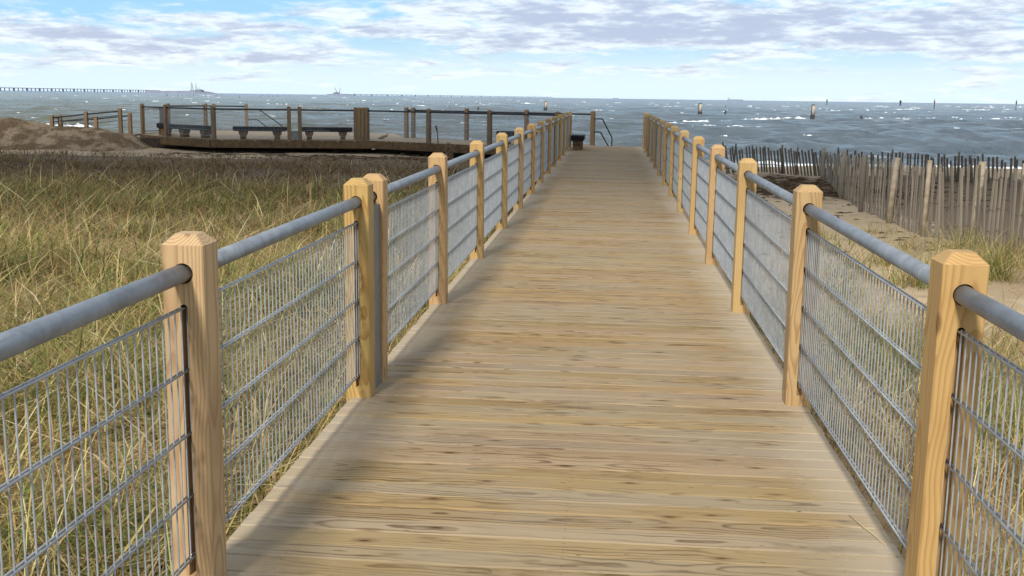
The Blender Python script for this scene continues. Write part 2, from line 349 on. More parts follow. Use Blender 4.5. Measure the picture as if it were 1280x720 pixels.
# ------------------------------------------------------------------ sea
SEA = -1.53
nr, nc = 840, 620
r = 41*np.exp(np.linspace(0, math.log(32000/41), nr)); dr = np.gradient(r)
th = np.linspace(math.radians(-62), math.radians(55), nc)
R, TH = np.meshgrid(r, th, indexing='ij'); X = R*np.sin(TH); Y = R*np.cos(TH) - 3
DRR = np.repeat(dr[:, None], nc, 1); Z = np.zeros_like(X); rg = np.random.default_rng(3)
for k in range(46):
    lam = 1.6*(1.085**k); ang = rg.normal(-1.35, .42); kx, ky = math.cos(ang)*2*PI/lam, math.sin(ang)*2*PI/lam
    amp = .0165*lam**.80 if lam < 11 else .0165*11**.80*(11/lam)**1.0
    fade = sst(lam/np.maximum(DRR, R*.0034), 2.2, 5)
    ph = rg.random()*6.28; w = np.sin(kx*X+ky*Y+ph)
    Z += amp*fade*(w + .35*(np.abs(w)*-2+1))
SH = sst(R, 46, 75)
Z = SEA + Z*(.25+.75*SH)
V = np.stack([X, Y, Z], -1).reshape(-1, 3); I = np.arange(nr*nc).reshape(nr, nc)
F = np.stack([I[:-1,:-1], I[1:,:-1], I[1:,1:], I[:-1,1:]], -1).reshape(-1, 4)[:, ::-1]
struct(link('water', np_mesh('water', V, F, WATER)))

def foam_mesh(spots, seed):
    """Low lumpy ridges of broken water: (x, y, length, height, depth, angle)."""
    rg = np.random.default_rng(seed); VV = []; FF = []; o = 0
    for (x, y, L, h, d, a) in spots:
        n = max(6, min(60, int(L/max(.25, d*.6)))); t = np.linspace(-1, 1, n)
        env = np.clip(1-np.abs(t)**2.2, 0, 1)**.7
        hh = h*env*np.clip(rg.normal(.5, .55, n), -.25, 1.5); off = np.cumsum(rg.normal(0, .12*d, n)); off -= off.mean()
        prof = [(-1, -.12), (-.55, .45), (-.05, 1.0), (.5, .55), (1, -.12)]
        ca, sa = math.cos(a), math.sin(a); P = []
        for i in range(n):
            for (py, pz) in prof:
                u = t[i]*L/2; w = off[i] + py*d*(.25+.75*env[i])*(.7+.6*rg.random())
                P.append((x+u*ca-w*sa, y+u*sa+w*ca, SEA + .02 + pz*hh[i]))
        I = np.arange(n*5).reshape(n, 5)+o
        FF.append(np.stack([I[:-1,:-1], I[1:,:-1], I[1:,1:], I[:-1,1:]], -1).reshape(-1, 4)); VV.append(np.array(P)); o += n*5
    return np_mesh('sea_foam', np.concatenate(VV), np.concatenate(FF), FOAM)
def pix(px, py, z=SEA):
    d = fw*1351 + rt*(px-640) - up*(py-360); t = (z-CAMZ)/d.z; return d.x*t, d.y*t
spots = []
for k in range(250):
    v = random.choice([random.uniform(3.5, 14), random.uniform(6, 34)]); px = random.uniform(-160, 1440)
    x, y = pix(px, 123 + .0135*(px-763) + v); D = math.hypot(x, y); px2m = D/1372
    w = min(random.lognormvariate(1.7, .7), 34); hpx = random.uniform(.25, .95)
    hh = min(hpx*px2m, .75); spots.append((x, y, max(w*px2m, .8), hh, max(hh*1.4, .4), math.atan2(-x, y)*.9+random.gauss(0, .12)))
def breaker(px0, py0, px1, py1, hpx, n, seglen=(14, 55)):
    for k in range(n):
        t = (k+random.random())/n; px = px0+(px1-px0)*t; x, y = pix(px, py0+(py1-py0)*t+random.gauss(0, .55)); D = math.hypot(x, y); p = D/1372
        spots.append((x, y, random.uniform(*seglen)*p, hpx*p*random.uniform(.5, 1.2), hpx*p*1.5, math.atan2(-x, y)*.6+random.gauss(0, .05)))
breaker(812, 154, 1010, 147.5, 1.5, 20, (8, 30)); breaker(850, 158, 960, 158, .9, 7, (6, 24))
breaker(1085, 148, 1400, 149.5, 1.1, 20, (5, 20)); breaker(1000, 139, 1150, 136, .7, 8, (5, 16)); breaker(1180, 133, 1290, 134, .7, 8, (4, 12))
breaker(1000, 169, 1024, 168, .8, 5, (3, 9)); breaker(901, 170, 912, 171, 1.6, 2, (5, 8))
breaker(60, 156, 110, 160, 3, 6, (14, 34)); breaker(225, 145, 255, 144, 1.5, 4, (6, 14)); breaker(-120, 150, 70, 147, 1.2, 8, (6, 20)); breaker(430, 151, 460, 151, 1.5, 3, (6, 16))
for k in range(95):      # surf at the water's edge
    x = random.uniform(-70, 60); y = (53.5 if x < 1 else 48.5)+.05*max(0, -x)+random.choice([0, 1.5, 4.2, 5, 7])+random.gauss(0, .35)
    spots.append((x, y, random.uniform(2.5, 8), random.uniform(.1, .32), random.uniform(.3, .9), random.gauss(0, .08)))
tag(link('sea_foam', foam_mesh(spots, 5)), 'white foam of whitecaps and breakers scattered over the choppy sea', 'foam', None, 'stuff')

# ------------------------------------------------------------------ boardwalk
def planks(mb_name, rows, mat, parent, th=.038, bev=.006):
    """rows: (y_center, half_width, x0, x1, z)"""
    v = []; f = []; uv = []; rn = []
    for (yc, hw, x0, x1, z) in rows:
        r_ = random.random(); o = len(v); x0 += random.gauss(0, .0018); x1 += random.gauss(0, .0018); z += random.gauss(0, .0010)
        prof = [(-hw, z-th), (-hw, z-bev), (-hw+bev*.35, z-bev*.35), (-hw+bev, z), (hw-bev, z), (hw-bev*.35, z-bev*.35), (hw, z-bev), (hw, z-th)]
        ax = (0, 0)
        for x in (x0, x1):
            for (dy, zz) in prof: v.append((x, yc+dy, zz)); uv.append((x, dy))
        n = len(prof)
        for i in range(n): j = (i+1) % n; f.append((o+i, o+j, o+n+j, o+n+i)); rn.append(r_)
        f.append(tuple(o+i for i in range(n-1, -1, -1))); rn.append(r_); f.append(tuple(o+n+i for i in range(n))); rn.append(r_)
    me = bpy.data.meshes.new(mb_name); me.from_pydata(v, [], f); me.materials.append(mat)
    ul = me.uv_layers.new(name='UVMap'); li = np.zeros(len(me.loops), np.int32); me.loops.foreach_get('vertex_index', li)
    ul.data.foreach_set('uv', np.array(uv, np.float32)[li].ravel())
    a = me.attributes.new('rnd', 'FLOAT', 'FACE'); a.data.foreach_set('value', np.array(rn, np.float32)); me.update()
    return link(mb_name, me, parent)
def rx(y): return 1.018 + .0032*max(0, y-9)      # inner face of the right posts
PW = .138
walk = thing('boardwalk', 'long pale plank boardwalk running straight out towards the sea', 'boardwalk', (0, 0, 0))
rows = []; y = -1.4
while y < 38.85:
    hw = random.choice([.0665, .0665, .0665, .068, .065]); rows.append((y+hw, hw, -1.405, rx(y)+.115, 0)); y += 2*hw+random.choice([.003, .004, .005])
planks('decking', rows, WDECK, walk)
mb = MB(); mb.box((-1.395, -1.4, -.034), (1.2, 38.8, -.0055)); 
sf = MB(); sf.add([(-1.38, -1.4, -.0075), (1.10, -1.4, -.0075), (1.19, 38.8, -.0075), (-1.38, 38.8, -.0075)], [(0, 1, 2, 3)])
build(sf, 'sand_in_gaps', SANDFILL, walk)
for s in (-1, 1):
    mb = MB()
    if s < 0: mb.box((-1.37, -1.4, -.30), (-1.33, 38.8, -.04))
    else: mb.prism([(1.055, -1.4), (1.095, -1.4), (1.19, 38.8), (1.15, 38.8)], -.30, -.04)
    build(mb, 'stringer', WFASC, walk)
for yj in range(0, 39, 3):
    mb = MB(); mb.box((-1.30, yj, -.42), (1.03, yj+.09, -.20)); build(mb, 'cross_beam', WPILE, walk)

# posts with a through-hole for the pipe and a slot for the mesh
def make_post(mat, w=PW, bot=-.95, hole=True):
    h = w/2; b = .005; ze, zt, ins = 1.190, 1.224, .034
    ring = lambda hh, z: [(-hh+b, -hh, z), (hh-b, -hh, z), (hh, -hh+b, z), (hh, hh-b, z), (hh-b, hh, z), (-hh+b, hh, z), (-hh, hh-b, z), (-hh, -hh+b, z)]
    vs = ring(h, bot) + ring(h, ze) + ring(h-ins, zt); fs = [tuple(range(7, -1, -1)), tuple(range(16, 24))]
    for l in (0, 8):
        for i in range(8): fs.append((l+i, l+(i+1) % 8, l+8+(i+1) % 8, l+8+i))
    mb = MB(); mb.add(vs, fs); me = mb.mesh('post', mat)
    if not hole: return me
    o = link('tmp', me); c = MB()
    c.tube([(0, -.3, 1.098), (0, .3, 1.098)], .0345, 20)
    cu = link('cut', c.mesh('cut', mat)); c2 = MB()
    for s in (-1, 1):
        poly = [(-.0125, .06), (.0125, .06)] + [(.0125*math.cos(t), .985+.0125*math.sin(t)) for t in np.linspace(0, PI, 9)]
        y0, y1 = (-.2, -h+.045) if s < 0 else (h-.045, .2); n = len(poly)
        vs = [(x, y0, z) for x, z in poly] + [(x, y1, z) for x, z in poly]
        c2.add(vs, [tuple(range(n)), tuple(range(2*n-1, n-1, -1))] + [(i, n+i, n+(i+1) % n, (i+1) % n) for i in range(n)])
    cu2 = link('cut2', c2.mesh('cut2', mat))
    for q in (cu, cu2):
        m = o.modifiers.new('b', 'BOOLEAN'); m.operation = 'DIFFERENCE'; m.object = q; m.solver = 'EXACT'
    bpy.context.view_layer.update(); dg = bpy.context.evaluated_depsgraph_get()
    me2 = bpy.data.meshes.new_from_object(o.evaluated_get(dg)); me2.name = 'post'
    for q in (o, cu, cu2): bpy.data.objects.remove(q)
    return me2
POST = make_post(WPOST); POSTW = make_post(WOLD, bot=-.30)

PZ = [.13, .345, .56, .775, .985]
PCACHE = {}
def panel_mesh(L, slope=0.0):
    k = (round(L, 2), round(slope, 3))
    if k in PCACHE: return PCACHE[k]
    mb = MB(); n = max(2, int(round(L/.0497))); e = L/2
    for i in range(n+1):
        y = -e + L*i/n; dz = slope*y
        mb.tube([(0, y, PZ[0]-.012+dz), (0, y, PZ[-1]+.006+dz)], .0030, 6, False)
    for z in PZ:
        for s in (-1, 1): mb.tube([(s*.0068, -e-.004, z-slope*e), (s*.0068, e+.004, z+slope*e)], .0040, 6)
    PCACHE[k] = mb.mesh('mesh_panel', WIRE); return PCACHE[k]
def railing(name, label, pts, cat='railing', plates=(), nopanel=(), nopipe=(), pmesh=None, pipes=PIPE, plate_h=1.06):
    """pts: (x, y, z) bases of post centres in order."""
    pm = pmesh or POST
    b = Vector(pts[0]); t = thing(name, label, cat, b); P = [Vector(p)-b for p in pts]
    for i, p in enumerate(P):
        a = P[max(i-1, 0)]; c = P[min(i+1, len(P)-1)]; d = c-a
        o = link('post', pm, t, p, (random.gauss(0, .004), random.gauss(0, .004), math.atan2(d.y, d.x)-PI/2))
    for i in range(len(P)-1):
        a, c = P[i], P[i+1]; d = c-a; L = math.hypot(d.x, d.y); rz = math.atan2(d.y, d.x)-PI/2; mid = (a+c)/2
        if i in plates:
            mb = MB(); mb.box((-.03, -L/2+PW/2, .0), (PW/2-.012, L/2-PW/2, plate_h)); build(mb, 'joint_plate', PLATE, t, loc=mid, rot=(0, 0, rz))
            mb = MB(); mb.tube([(0, -L/2+.02, 1.098), (0, L/2-.02, 1.098)], .030, 14); build(mb, 'handrail', pipes, t, loc=mid, rot=(0, 0, rz)); continue
        if i not in nopipe:
            mb = MB(); s = d.z/2; mb.tube([(0, -L/2+.015, 1.098-s), (0, 0, 1.098), (0, L/2-.015, 1.098+s)], .0302, 20); build(mb, 'handrail', pipes, t, loc=mid, rot=(0, 0, rz))
        if i not in nopanel: link('mesh_panel', panel_mesh(L-PW+.075, d.z/L), t, mid, (0, 0, rz))
    return t
h = PW/2; xl = -1.295-h
YL = [.78, 3.33, 5.77, 6.115, 8.58, 11.17, 13.8, 16.37, 19.0, 21.58, 24.19, 26.78, 29.37, 31.98, 34.57, 37.15]
YR = [.78, 3.35, 5.93, 8.6, 11.16, 13.68, 16.33, 18.96, 21.56, 24.16, 26.73, 29.35, 31.95, 34.58, 37.15]
railing('railing', 'long left railing, golden posts with grey pipe and wire mesh beside the dune grass', [(xl, y+h, 0) for y in YL], plates=(2,))
railing('railing', 'long right railing, golden posts with grey pipe and wire mesh beside the sand fence', [(rx(y)+h, y+h, 0) for y in YR])

# ------------------------------------------------------------------ overlook platform
A = (-14.5, 38.65); B = (-17.0, 40.35); Cc = (-18.75, 42.3); D = (-9.0, 39.95)
poly = [(-1.42, 36.2), (-2.2, 36.45), (-4.9, 37.9), (-8.5, 39.85), D, A, B, Cc, (-18.9, 45.2), (-18.2, 47.9), (-16.4, 48.7), (-9.6, 48.2), (-8.2, 43.55), (-.55, 39.65), (-.55, 38.86), (-1.42, 38.86)]
plat = thing('overlook_platform', 'dark many-sided wooden overlook platform left of the boardwalk end', 'platform', (-12, 42, 0))
off = Vector((-12, 42, 0))
def clip_rows():
    rows = []; y = 36.2
    while y < 48.7:
        yc = y+.069; xsn = []
        for i in range(len(poly)):
            (x0, y0), (x1, y1) = poly[i], poly[(i+1) % len(poly)]
            if (y0-yc)*(y1-yc) < 0: xsn.append(x0+(x1-x0)*(yc-y0)/(y1-y0))
        xsn.sort()
        for a, b in zip(xsn[::2], xsn[1::2]):
            if b-a > .1: rows.append((yc-42, .0665, a+12, b+12, -.001))
        y += .138
    return rows
planks('decking', clip_rows(), WDECK2, plat)
mb = MB(); n = len(poly)
for i in range(n):
    (x0, y0), (x1, y1) = poly[i], poly[(i+1) % n]
    if i == n-1 or i == n-2: continue
    d = Vector((x1-x0, y1-y0, 0)); L = d.length; M = Matrix.Translation((x0+12, y0-42, 0)) @ Matrix.Rotation(math.atan2(d.y, d.x), 4, 'Z')
    m1 = MB(); m1.box((0.0, .0, -.29), (L, .045, .003), M)
    build(m1, 'fascia', WFASC, plat)
for (x, y) in [(-9.2, 41), (-12, 40.6), (-15, 40.4), (-17.5, 42.2), (-8.4, 41.3), (-8.0, 40.6), (-7.7, 42.6), (-6.9, 40.2), (-5.6, 40.9), (-4.2, 39.3), (-3, 38.4), (-12, 46), (-16, 46), (-6.2, 39.4)]:
    mb = MB(); mb.tube([(x+12, y-42, -1.2), (x+12, y-42, -.05)], .14, 10); build(mb, 'pile', WPILE, plat)
for k in range(5):
    mb = MB(); yy = 40.5+1.7*k; mb.box((-18+12, yy-42, -.40), (-9.2+12, yy-41.9, -.06)); build(mb, 'joist', WPILE, plat)
for (a, b) in [((-8.6, 41.8), (-2, 38.2)), ((-8.9, 40.9), (-2.2, 37.3))]:
    d = Vector((b[0]-a[0], b[1]-a[1], 0)); M = Matrix.Translation((a[0]+12, a[1]-42, 0)) @ Matrix.Rotation(math.atan2(d.y, d.x), 4, 'Z')
    mb = MB(); mb.box((0, 0, -.42), (d.length, .08, -.06), M); build(mb, 'joist', WPILE, plat)

def lerp(a, b, t): return (a[0]+(b[0]-a[0])*t, a[1]+(b[1]-a[1])*t)
rk = dict(pmesh=POSTW, pipes=DARKMETAL)
railing('railing', 'dark railing along the near edge of the overlook in front of the benches', [(-18.72, 42.45, 0), (-16.95, 40.55, 0), (-14.45, 38.85, 0), (-11.83, 39.55, 0), (-11.45, 39.65, 0), (-9.5, 40.28, 0), (-9.345, 40.26, 0)], plates=(3,), nopanel=(0, 5), nopipe=(5,), plate_h=.33, **rk)
railing('railing', 'dark railing along the near edge of the link between overlook and boardwalk', [(-9.18, 40.2, 0), (-9.03, 40.12, 0), (-6.5, 38.9, 0), (-4.15, 37.62, 0), (-1.75, 36.5, 0)], nopanel=(0,), nopipe=(0,), **rk)
railing('railing', 'dark seaward railing of the link between overlook and boardwalk end', [(-8.15, 43.35, 0), (-7.85, 43.25, 0), (-5.55, 42.1, 0), (-3.12, 40.85, 0), (-.62, 39.6, 0)], nopanel=(0,), **rk)
railing('railing', 'short dark railing on the far left corner of the overlook behind the longest bench', [(-18.75, 45.1, 0), (-18.12, 47.75, 0), (-17.8, 47.95, 0), (-16.5, 48.55, 0)], nopanel=(1,), **rk)
# ramp at the left end
ramp = thing('ramp', 'narrow wooden ramp sloping down from the overlook into the dune', 'ramp', (-19, 43.7, 0))
for k in range(34):
    t = k/33; x0 = -.05-4.5*t; mb = MB(); mb.box((x0-.066, -1.1+1.6*t, -.04-.50*t), (x0+.066, 1.1+1.6*t, -.002-.50*t)); 
    if k == 0: R_ = mb
    else: R_.v += mb.v; R_.f += [tuple(i+8*k for i in f) for f in mb.f]; R_.sm += mb.sm
build(R_, 'decking', WFASC, ramp)
def ramp_rail(label, pts):
    b = Vector(pts[0]); t = thing('railing', label, 'railing', b)
    for i, p in enumerate(pts): link('post', POSTW, t, Vector(p)-b, (0, 0, PI/2))
    for i in range(len(pts)-1):
        a = Vector(pts[i])-b; c = Vector(pts[i+1])-b
        mb = MB(); mb.tube([a+Vector((0, 0, 1.10)), c+Vector((0, 0, 1.10))], .032, 10); build(mb, 'handrail', DARKMETAL, t)
        mb = MB(); mb.tube([a+Vector((0, 0, .93)), c+Vector((0, 0, .93))], .014, 8); build(mb, 'middle_rail', DARKMETAL, t)
ramp_rail('sloping railing on the near side of the dune ramp left of the overlook', [(-19.9, 43.0, -.2), (-21.6, 43.5, -.36), (-23.35, 44.0, -.54), (-23.2, 44.4, -.53)])
ramp_rail('lower sloping railing on the far side of the dune ramp left of the overlook', [(-20.4, 45.0, -.42), (-22.15, 45.5, -.60), (-24, 46, -.74)])
# dark wire gate panel at the ramp head
g = thing('mesh_gate', 'grey wire mesh gate standing across the ramp head at the overlook', 'gate', (-18.85, 43.9, 0), 0)
gm = MB()
for i in range(22): yy = -1.15+2.3*i/21; gm.tube([(0, yy, .1), (0, yy, 1.0)], .007, 5, False)
build(gm, 'wire_mesh', WIRE, g)
gm = MB()
for z in (.1, 1.0): gm.tube([(0, -1.15, z), (0, 1.15, z)], .02, 6)
gm.box((-.02, .55, .1), (.02, 1.15, 1.0)); build(gm, 'frame', PLATE, g)

# stair handrails and stairs down to the beach
def handrail(label, base, pu, pl):
    b = Vector(base); t = thing('stair_handrail', label, 'handrail', b)
    for nm, pts in (('upper_rail', pu), ('lower_rail', pl)):
        mb = MB(); mb.tube([Vector(p)-b for p in pts], .024, 8); build(mb, nm, DARKMETAL, t)
handrail('bent dark metal stair handrail beside the gap at the boardwalk end', (-.55, 39.55, 0), [(-.55, 39.55, .94), (-.30, 39.6, .94), (-.27, 39.66, .92), (.07, 40.55, .27), (.085, 40.6, .22), (.085, 40.6, -.7)], [(-.55, 39.55, .47), (-.36, 39.6, .47), (-.33, 39.63, .45), (-.02, 40.4, -.10), (-.0, 40.42, -.6)])
handrail('bent dark metal stair handrail at the far side of the overlook behind the middle bench', (-16.4, 48.5, 0), [(-16.4, 48.5, .95), (-15.95, 48.7, .95), (-15.3, 49.7, .28), (-15.2, 49.9, .1), (-15.2, 49.9, -.7)], [(-16.4, 48.5, .5), (-16.05, 48.7, .5), (-15.6, 49.6, -.08), (-15.6, 49.6, -.7)])
def stairs(label, x0, x1, y0, rz=0):
    t = thing('beach_stairs', label, 'stairs', ((x0+x1)/2, y0, 0), rz); w = (x1-x0)/2
    for k in range(6):
        mb = MB(); mb.box((-w, .02+.28*k, -.20-.17*k), (w, .29+.28*k, -.16-.17*k)); build(mb, 'tread', WFASC, t)
    for s in (-1, 1):
        mb = MB(); mb.add([(s*w, 0, -.05), (s*w, 0, -.3), (s*w, 1.7, -1.3), (s*w, 1.7, -1.0), (s*w+s*.04, 0, -.05), (s*w+s*.04, 0, -.3), (s*w+s*.04, 1.7, -1.3), (s*w+s*.04, 1.7, -1.0)], [(0,1,2,3),(7,6,5,4),(0,4,5,1),(1,5,6,2),(2,6,7,3),(3,7,4,0)]); build(mb, 'stringer', WFASC, t)
stairs('wooden beach stairs leading down from the boardwalk end', -.45, 1.15, 38.9)

# benches: slatted dark seat on stepped wooden pedestals
def bench(label, x, y, rz, L, legs):
    t = thing('bench', label, 'bench', (x, y, 0), rz, 'benches on the overlook and boardwalk end'); 
    mb = MB(); n = 9; W = .46
    for k in range(n):
        yy = -W/2 + (k+.5)*W/n; mb.box((-L/2, yy-.014, .335), (L/2, yy+.014, .465))
    build(mb, 'seat', SLATW, t)
    mb = MB(); mb.box((-L/2+.03, -W/2+.03, .30), (L/2-.03, W/2-.03, .334)); build(mb, 'seat_frame', SLATW, t)
    for lx in legs:
        mb = MB(); mb.prism([(lx-.095, -.0), (lx+.095, -.0), (lx+.095, .13), (lx+.15, .20), (lx+.16, .298), (lx-.16, .298), (lx-.15, .20), (lx-.095, .13)], -.15, .15, Matrix.Rotation(PI/2, 4, 'X'))
        build(mb, 'pedestal', BENCHLEG, t)
bench('long dark slatted bench at the left end of the overlook', -16.1, 40.35, math.atan2(-1.75, 2.6), 3.1, (-1.3, -.1, 1.25))
bench('dark slatted bench, middle one of the overlook, between two railing posts', -12.95, 39.6, .2, 1.95, (-.62, .62))
bench('dark slatted bench on the overlook, right of the post pair with grey plate', -10.6, 40.15, .26, 1.95, (-.62, .62))
bench('slatted dark bench seen end on against the left railing near the boardwalk end', -1.04, 36.1, PI/2, 1.7, (-.62, .62))
bench('dark slatted bench on the link deck, mostly hidden behind the left boardwalk railing', -3.25, 38.75, -.5, 1.6, (-.5, .5))
bench('small dark slatted bench by the ramp head at the left tip of the overlook', -17.75, 42.2, 1.9, 1.5, (-.5, .5))

# small things near the overlook
t = thing('stake', 'thin black stake leaning on the edge of the link deck', 'stake', (-6.16, 38.95, 0))
mb = MB(); mb.tube([(0, 0, -.1), (-.03, 0, .35), (-.05, 0, .48)], .018, 8); build(mb, 'shaft', DARKMETAL, t)
mb = MB(); mb.tube([(-.05, 0, .46), (-.085, 0, .62)], .036, 8); build(mb, 'grip', DARKMETAL, t)
mb = MB(); mb.tube([(-.2, 0, .02), (-.05, 0, .07), (.05, 0, .11), (.16, 0, .13)], [.02, .06, .055, .015], 8); mb.tube([(-.02, 0, 0), (-.02, 0, .06)], .012, 6); mb.tube([(.1, 0, .12), (.17, 0, .2)], [.04, .02], 8)
tag(build(mb, 'driftwood', PLANTM, loc=(-8.72, 41.6, 0)), 'small knobbly piece of brown driftwood lying on the link deck edge', 'driftwood')
mb = MB()
for k in range(60):
    a = random.uniform(0, 6.28); hgt = random.uniform(.25, .72); lean = random.uniform(.02, .16)
    p = Vector((math.cos(a)*lean, math.sin(a)*lean, hgt)); mb.tube([(0, 0, -.05), p*.6, p], [.006, .006, .004], 4); q = p+Vector((random.gauss(0, .03), random.gauss(0, .03), random.uniform(0, .05)))
    mb.tube([p, (p+q)/2+Vector((.012, 0, .01)), q+Vector((0, 0, .04))], [.006, .026, .006], 5)
tag(build(mb, 'dried_plant', PLANTM, loc=(-4.62, 31.2, -.42)), 'dried brown seed-head plant standing just beyond the left boardwalk railing', 'plant')
mb = MB(); mb.tube([(0, 0, .004), (.022, -.11, .012), (.05, -.20, .010), (.075, -.30, .005)], [.0012, .0022, .002, .0008], 5)
tag(build(mb, 'dry_straw', STRAWM, loc=(1.02, 4.31, 0)), 'single pale straw lying on the deck by the nearest right post', 'straw')

# ------------------------------------------------------------------ sand fences
PVAR = []
for k in range(5):
    mb = MB(); w = .0205+.006*random.random(); 
    for i in range(4):
        pass
    zs = [-.35, .1, .5, .9, 1.2+.05*random.random()]; bx = [random.gauss(0, .006) for _ in zs]
    vs = []; fs = []
    for z, b in zip(zs, bx): vs += [(b-w, -.005, z), (b+w, -.005, z), (b+w, .005, z), (b-w, .005, z)]
    for i in range(4):
        for j in range(4): fs.append((i*4+j, i*4+(j+1) % 4, i*4+4+(j+1) % 4, i*4+4+j))
    fs += [(3, 2, 1, 0), (16, 17, 18, 19)]; mb.add(vs, fs); PVAR.append(mb.mesh('picket', PICK))
PVARD = []
for m in PVAR:
    q = m.copy(); q.materials.clear(); q.materials.append(PICKD); PVARD.append(q)
def fence(label, path, hs, posts, pitch, pv, pmat, lean0=0.0, jit=.03):
    """path [(x, y)], hs: picket top above ground at path points; posts: list of path parameters."""
    P = np.array(path, float); seg = np.hypot(*np.diff(P, axis=0).T); S = np.concatenate([[0], np.cumsum(seg)]); L = S[-1]
    t = thing('sand_fence', label, 'fence', (P[0][0], P[0][1], float(ground(P[0][0], P[0][1])))); b = t.location.copy()
    at = lambda s: (float(np.interp(s, S, P[:,0])), float(np.interp(s, S, P[:,1])), float(np.interp(s, S, hs)))
    tops = []; s = .03
    while s < L:
        x, y, h_ = at(s); x2, y2, _ = at(min(L, s+.05)); x1, y1, _ = at(max(0, s-.05)); a = math.atan2(y2-y1, x2-x1)
        gz = float(ground(x, y)); top = h_+random.gauss(0, .035); z0 = top-1.22
        ln = lean0*(1-s/L)+.10*math.sin(s*1.7)*.5+random.gauss(0, jit)
        o = link('picket', random.choice(pv), t, Vector((x, y, z0))-b, (random.gauss(0, .02), ln, a))
        tops.append((x, y, top, a)); s += pitch*random.uniform(.82, 1.2)
    for dz in (.12, .55, .85):
        mb = MB(); pts = [(q[0]-b.x+.009*math.sin(q[3])*(-1)**i, q[1]-b.y-.009*math.cos(q[3])*(-1)**i, q[2]-dz-b.z) for i, q in enumerate(tops)]
        mb.tube(pts, .003, 4); build(mb, 'wire', DARKMETAL, t)
    for (px, py, hh, r_, lx, pale) in posts:
        gz = float(ground(px, py)); mb = MB(); mb.tube([(0, 0, gz-.3-hh), (lx*.5, 0, (gz+hh)/2-hh), (lx, 0, 0)], [r_, r_*.97, r_*.93], 7)
        build(mb, 'post', PALEPOST if pale else pmat, t, loc=Vector((px, py, hh))-b)
    return t
NF = [(5.95, 11.6), (5.5, 13.6), (5.42, 14.86), (5.20, 15.92), (4.82, 16.84), (4.80, 18.66), (4.78, 20.6), (4.88, 23.0), (5.3, 28.2)]
NH = [.84, .82, .80, .76, .72, .68, .62, .56, .40]
fence('weathered grey-brown picket sand fence, the nearer one, running along the right side of the sand', NF, NH,
      [(5.49, 14.86, .90, .042, -.02, 1), (5.22, 15.92, .86, .055, .05, 1), (4.79, 16.84, .82, .038, .02, 1), (4.72, 18.66, .76, .05, .08, 1), (4.70, 20.6, .70, .045, .0, 0), (4.82, 23.0, .66, .05, .02, 0), (5.2, 27.0, .56, .05, .0, 0)], .092, PVAR, PICK)
FFP = [(3.2, 29.3), (4.4, 28.4), (5.4, 27.6), (6.75, 26.8), (8.05, 26.0), (9.3, 25.1), (10.6, 24.2)]
FFH = [.47, .47, .46, .47, .47, .44, .44]
fence('dark weathered picket sand fence, the farther one, crossing in front of the surf', FFP, FFH,
      [(3.28, 29.2, .54, .024, .05, 0), (4.42, 28.35, .56, .024, -.02, 0), (4.75, 28.1, .52, .024, 0, 0), (5.62, 27.45, .56, .024, 0, 0), (6.75, 26.75, .56, .024, 0, 0), (8.05, 25.95, .57, .024, 0, 0), (9.4, 25.0, .6, .04, 0, 0)],   .084, PVARD, PICKD, lean0=-.22, jit=.012)
mb = MB(); mb.box((-.45, -.05, 0), (.45, .05, .03)); tag(build(mb, 'driftwood', PICKD, loc=(3.05, 29.0, float(ground(3.05, 29.0))+.12), rot=(0, .05, .2)), 'dark flat board lying on the sand at the left end of the far fence', 'board')

# ------------------------------------------------------------------ grass
def blades(roots, hgt, lean, width, colr, droop, seed, kink=.25):
    """One mesh of many tapered bent blades."""
    rg = np.random.default_rng(seed); n = len(roots); az = rg.random(n)*2*PI
    az = np.where(rg.random(n) < .2, rg.normal(.3, .9, n), az)
    d = np.stack([np.cos(az), np.sin(az), np.zeros(n)], 1); sd = np.stack([-d[:,1], d[:,0], np.zeros(n)], 1)
    tw = rg.normal(0, .6, n)[:, None]; sd = sd*np.cos(tw) + d*np.sin(tw)
    lv = [0, .35, .7, 1.0]; V = []; L4 = []
    bend = rg.normal(0, kink, n)[:, None]
    for t in lv:
        out = (lean*t + droop*t**2.4)[:, None]*hgt[:, None]; upz = (t - .42*droop*t**2.6)*hgt
        c = roots + d*out + sd*(bend*out*t); c[:, 2] += upz
        w = width*(1-t)**.6
        if t < 1: V += [c-sd*w[:, None], c+sd*w[:, None]]
        else: V += [c]
    V = np.stack(V, 1); k = V.shape[1]; o = (np.arange(n)*k)[:, None]
    T = np.array([[0,1,3],[0,3,2],[2,3,5],[2,5,4],[4,5,6]])
    F = (o[:, :, None] + T[None]).reshape(-1, 3)
    me = np_mesh('grass', V.reshape(-1, 3), F, GRASS, False)
    C = np.ones((n, k, 4), np.float32); C[:, :, :3] = colr[:, None, :]
    a = me.attributes.new('col', 'FLOAT_COLOR', 'POINT'); a.data.foreach_set('color', C.ravel()); return me
def palette(n, rg, w):
    pal = np.array([[.48,.36,.145], [.35,.24,.095], [.23,.235,.055], [.10,.13,.03], [.27,.165,.07], [.125,.072,.032], [.60,.50,.26]])
    w = np.asarray(w, float); cw = np.cumsum(w/w.sum(1, keepdims=True), 1); idx = (rg.random(n)[:, None] > cw).sum(1).clip(0, 6)
    return pal[idx]*(rg.uniform(.75, 1.25, n)[:, None])*(1+rg.normal(0, .06, (n, 3)))
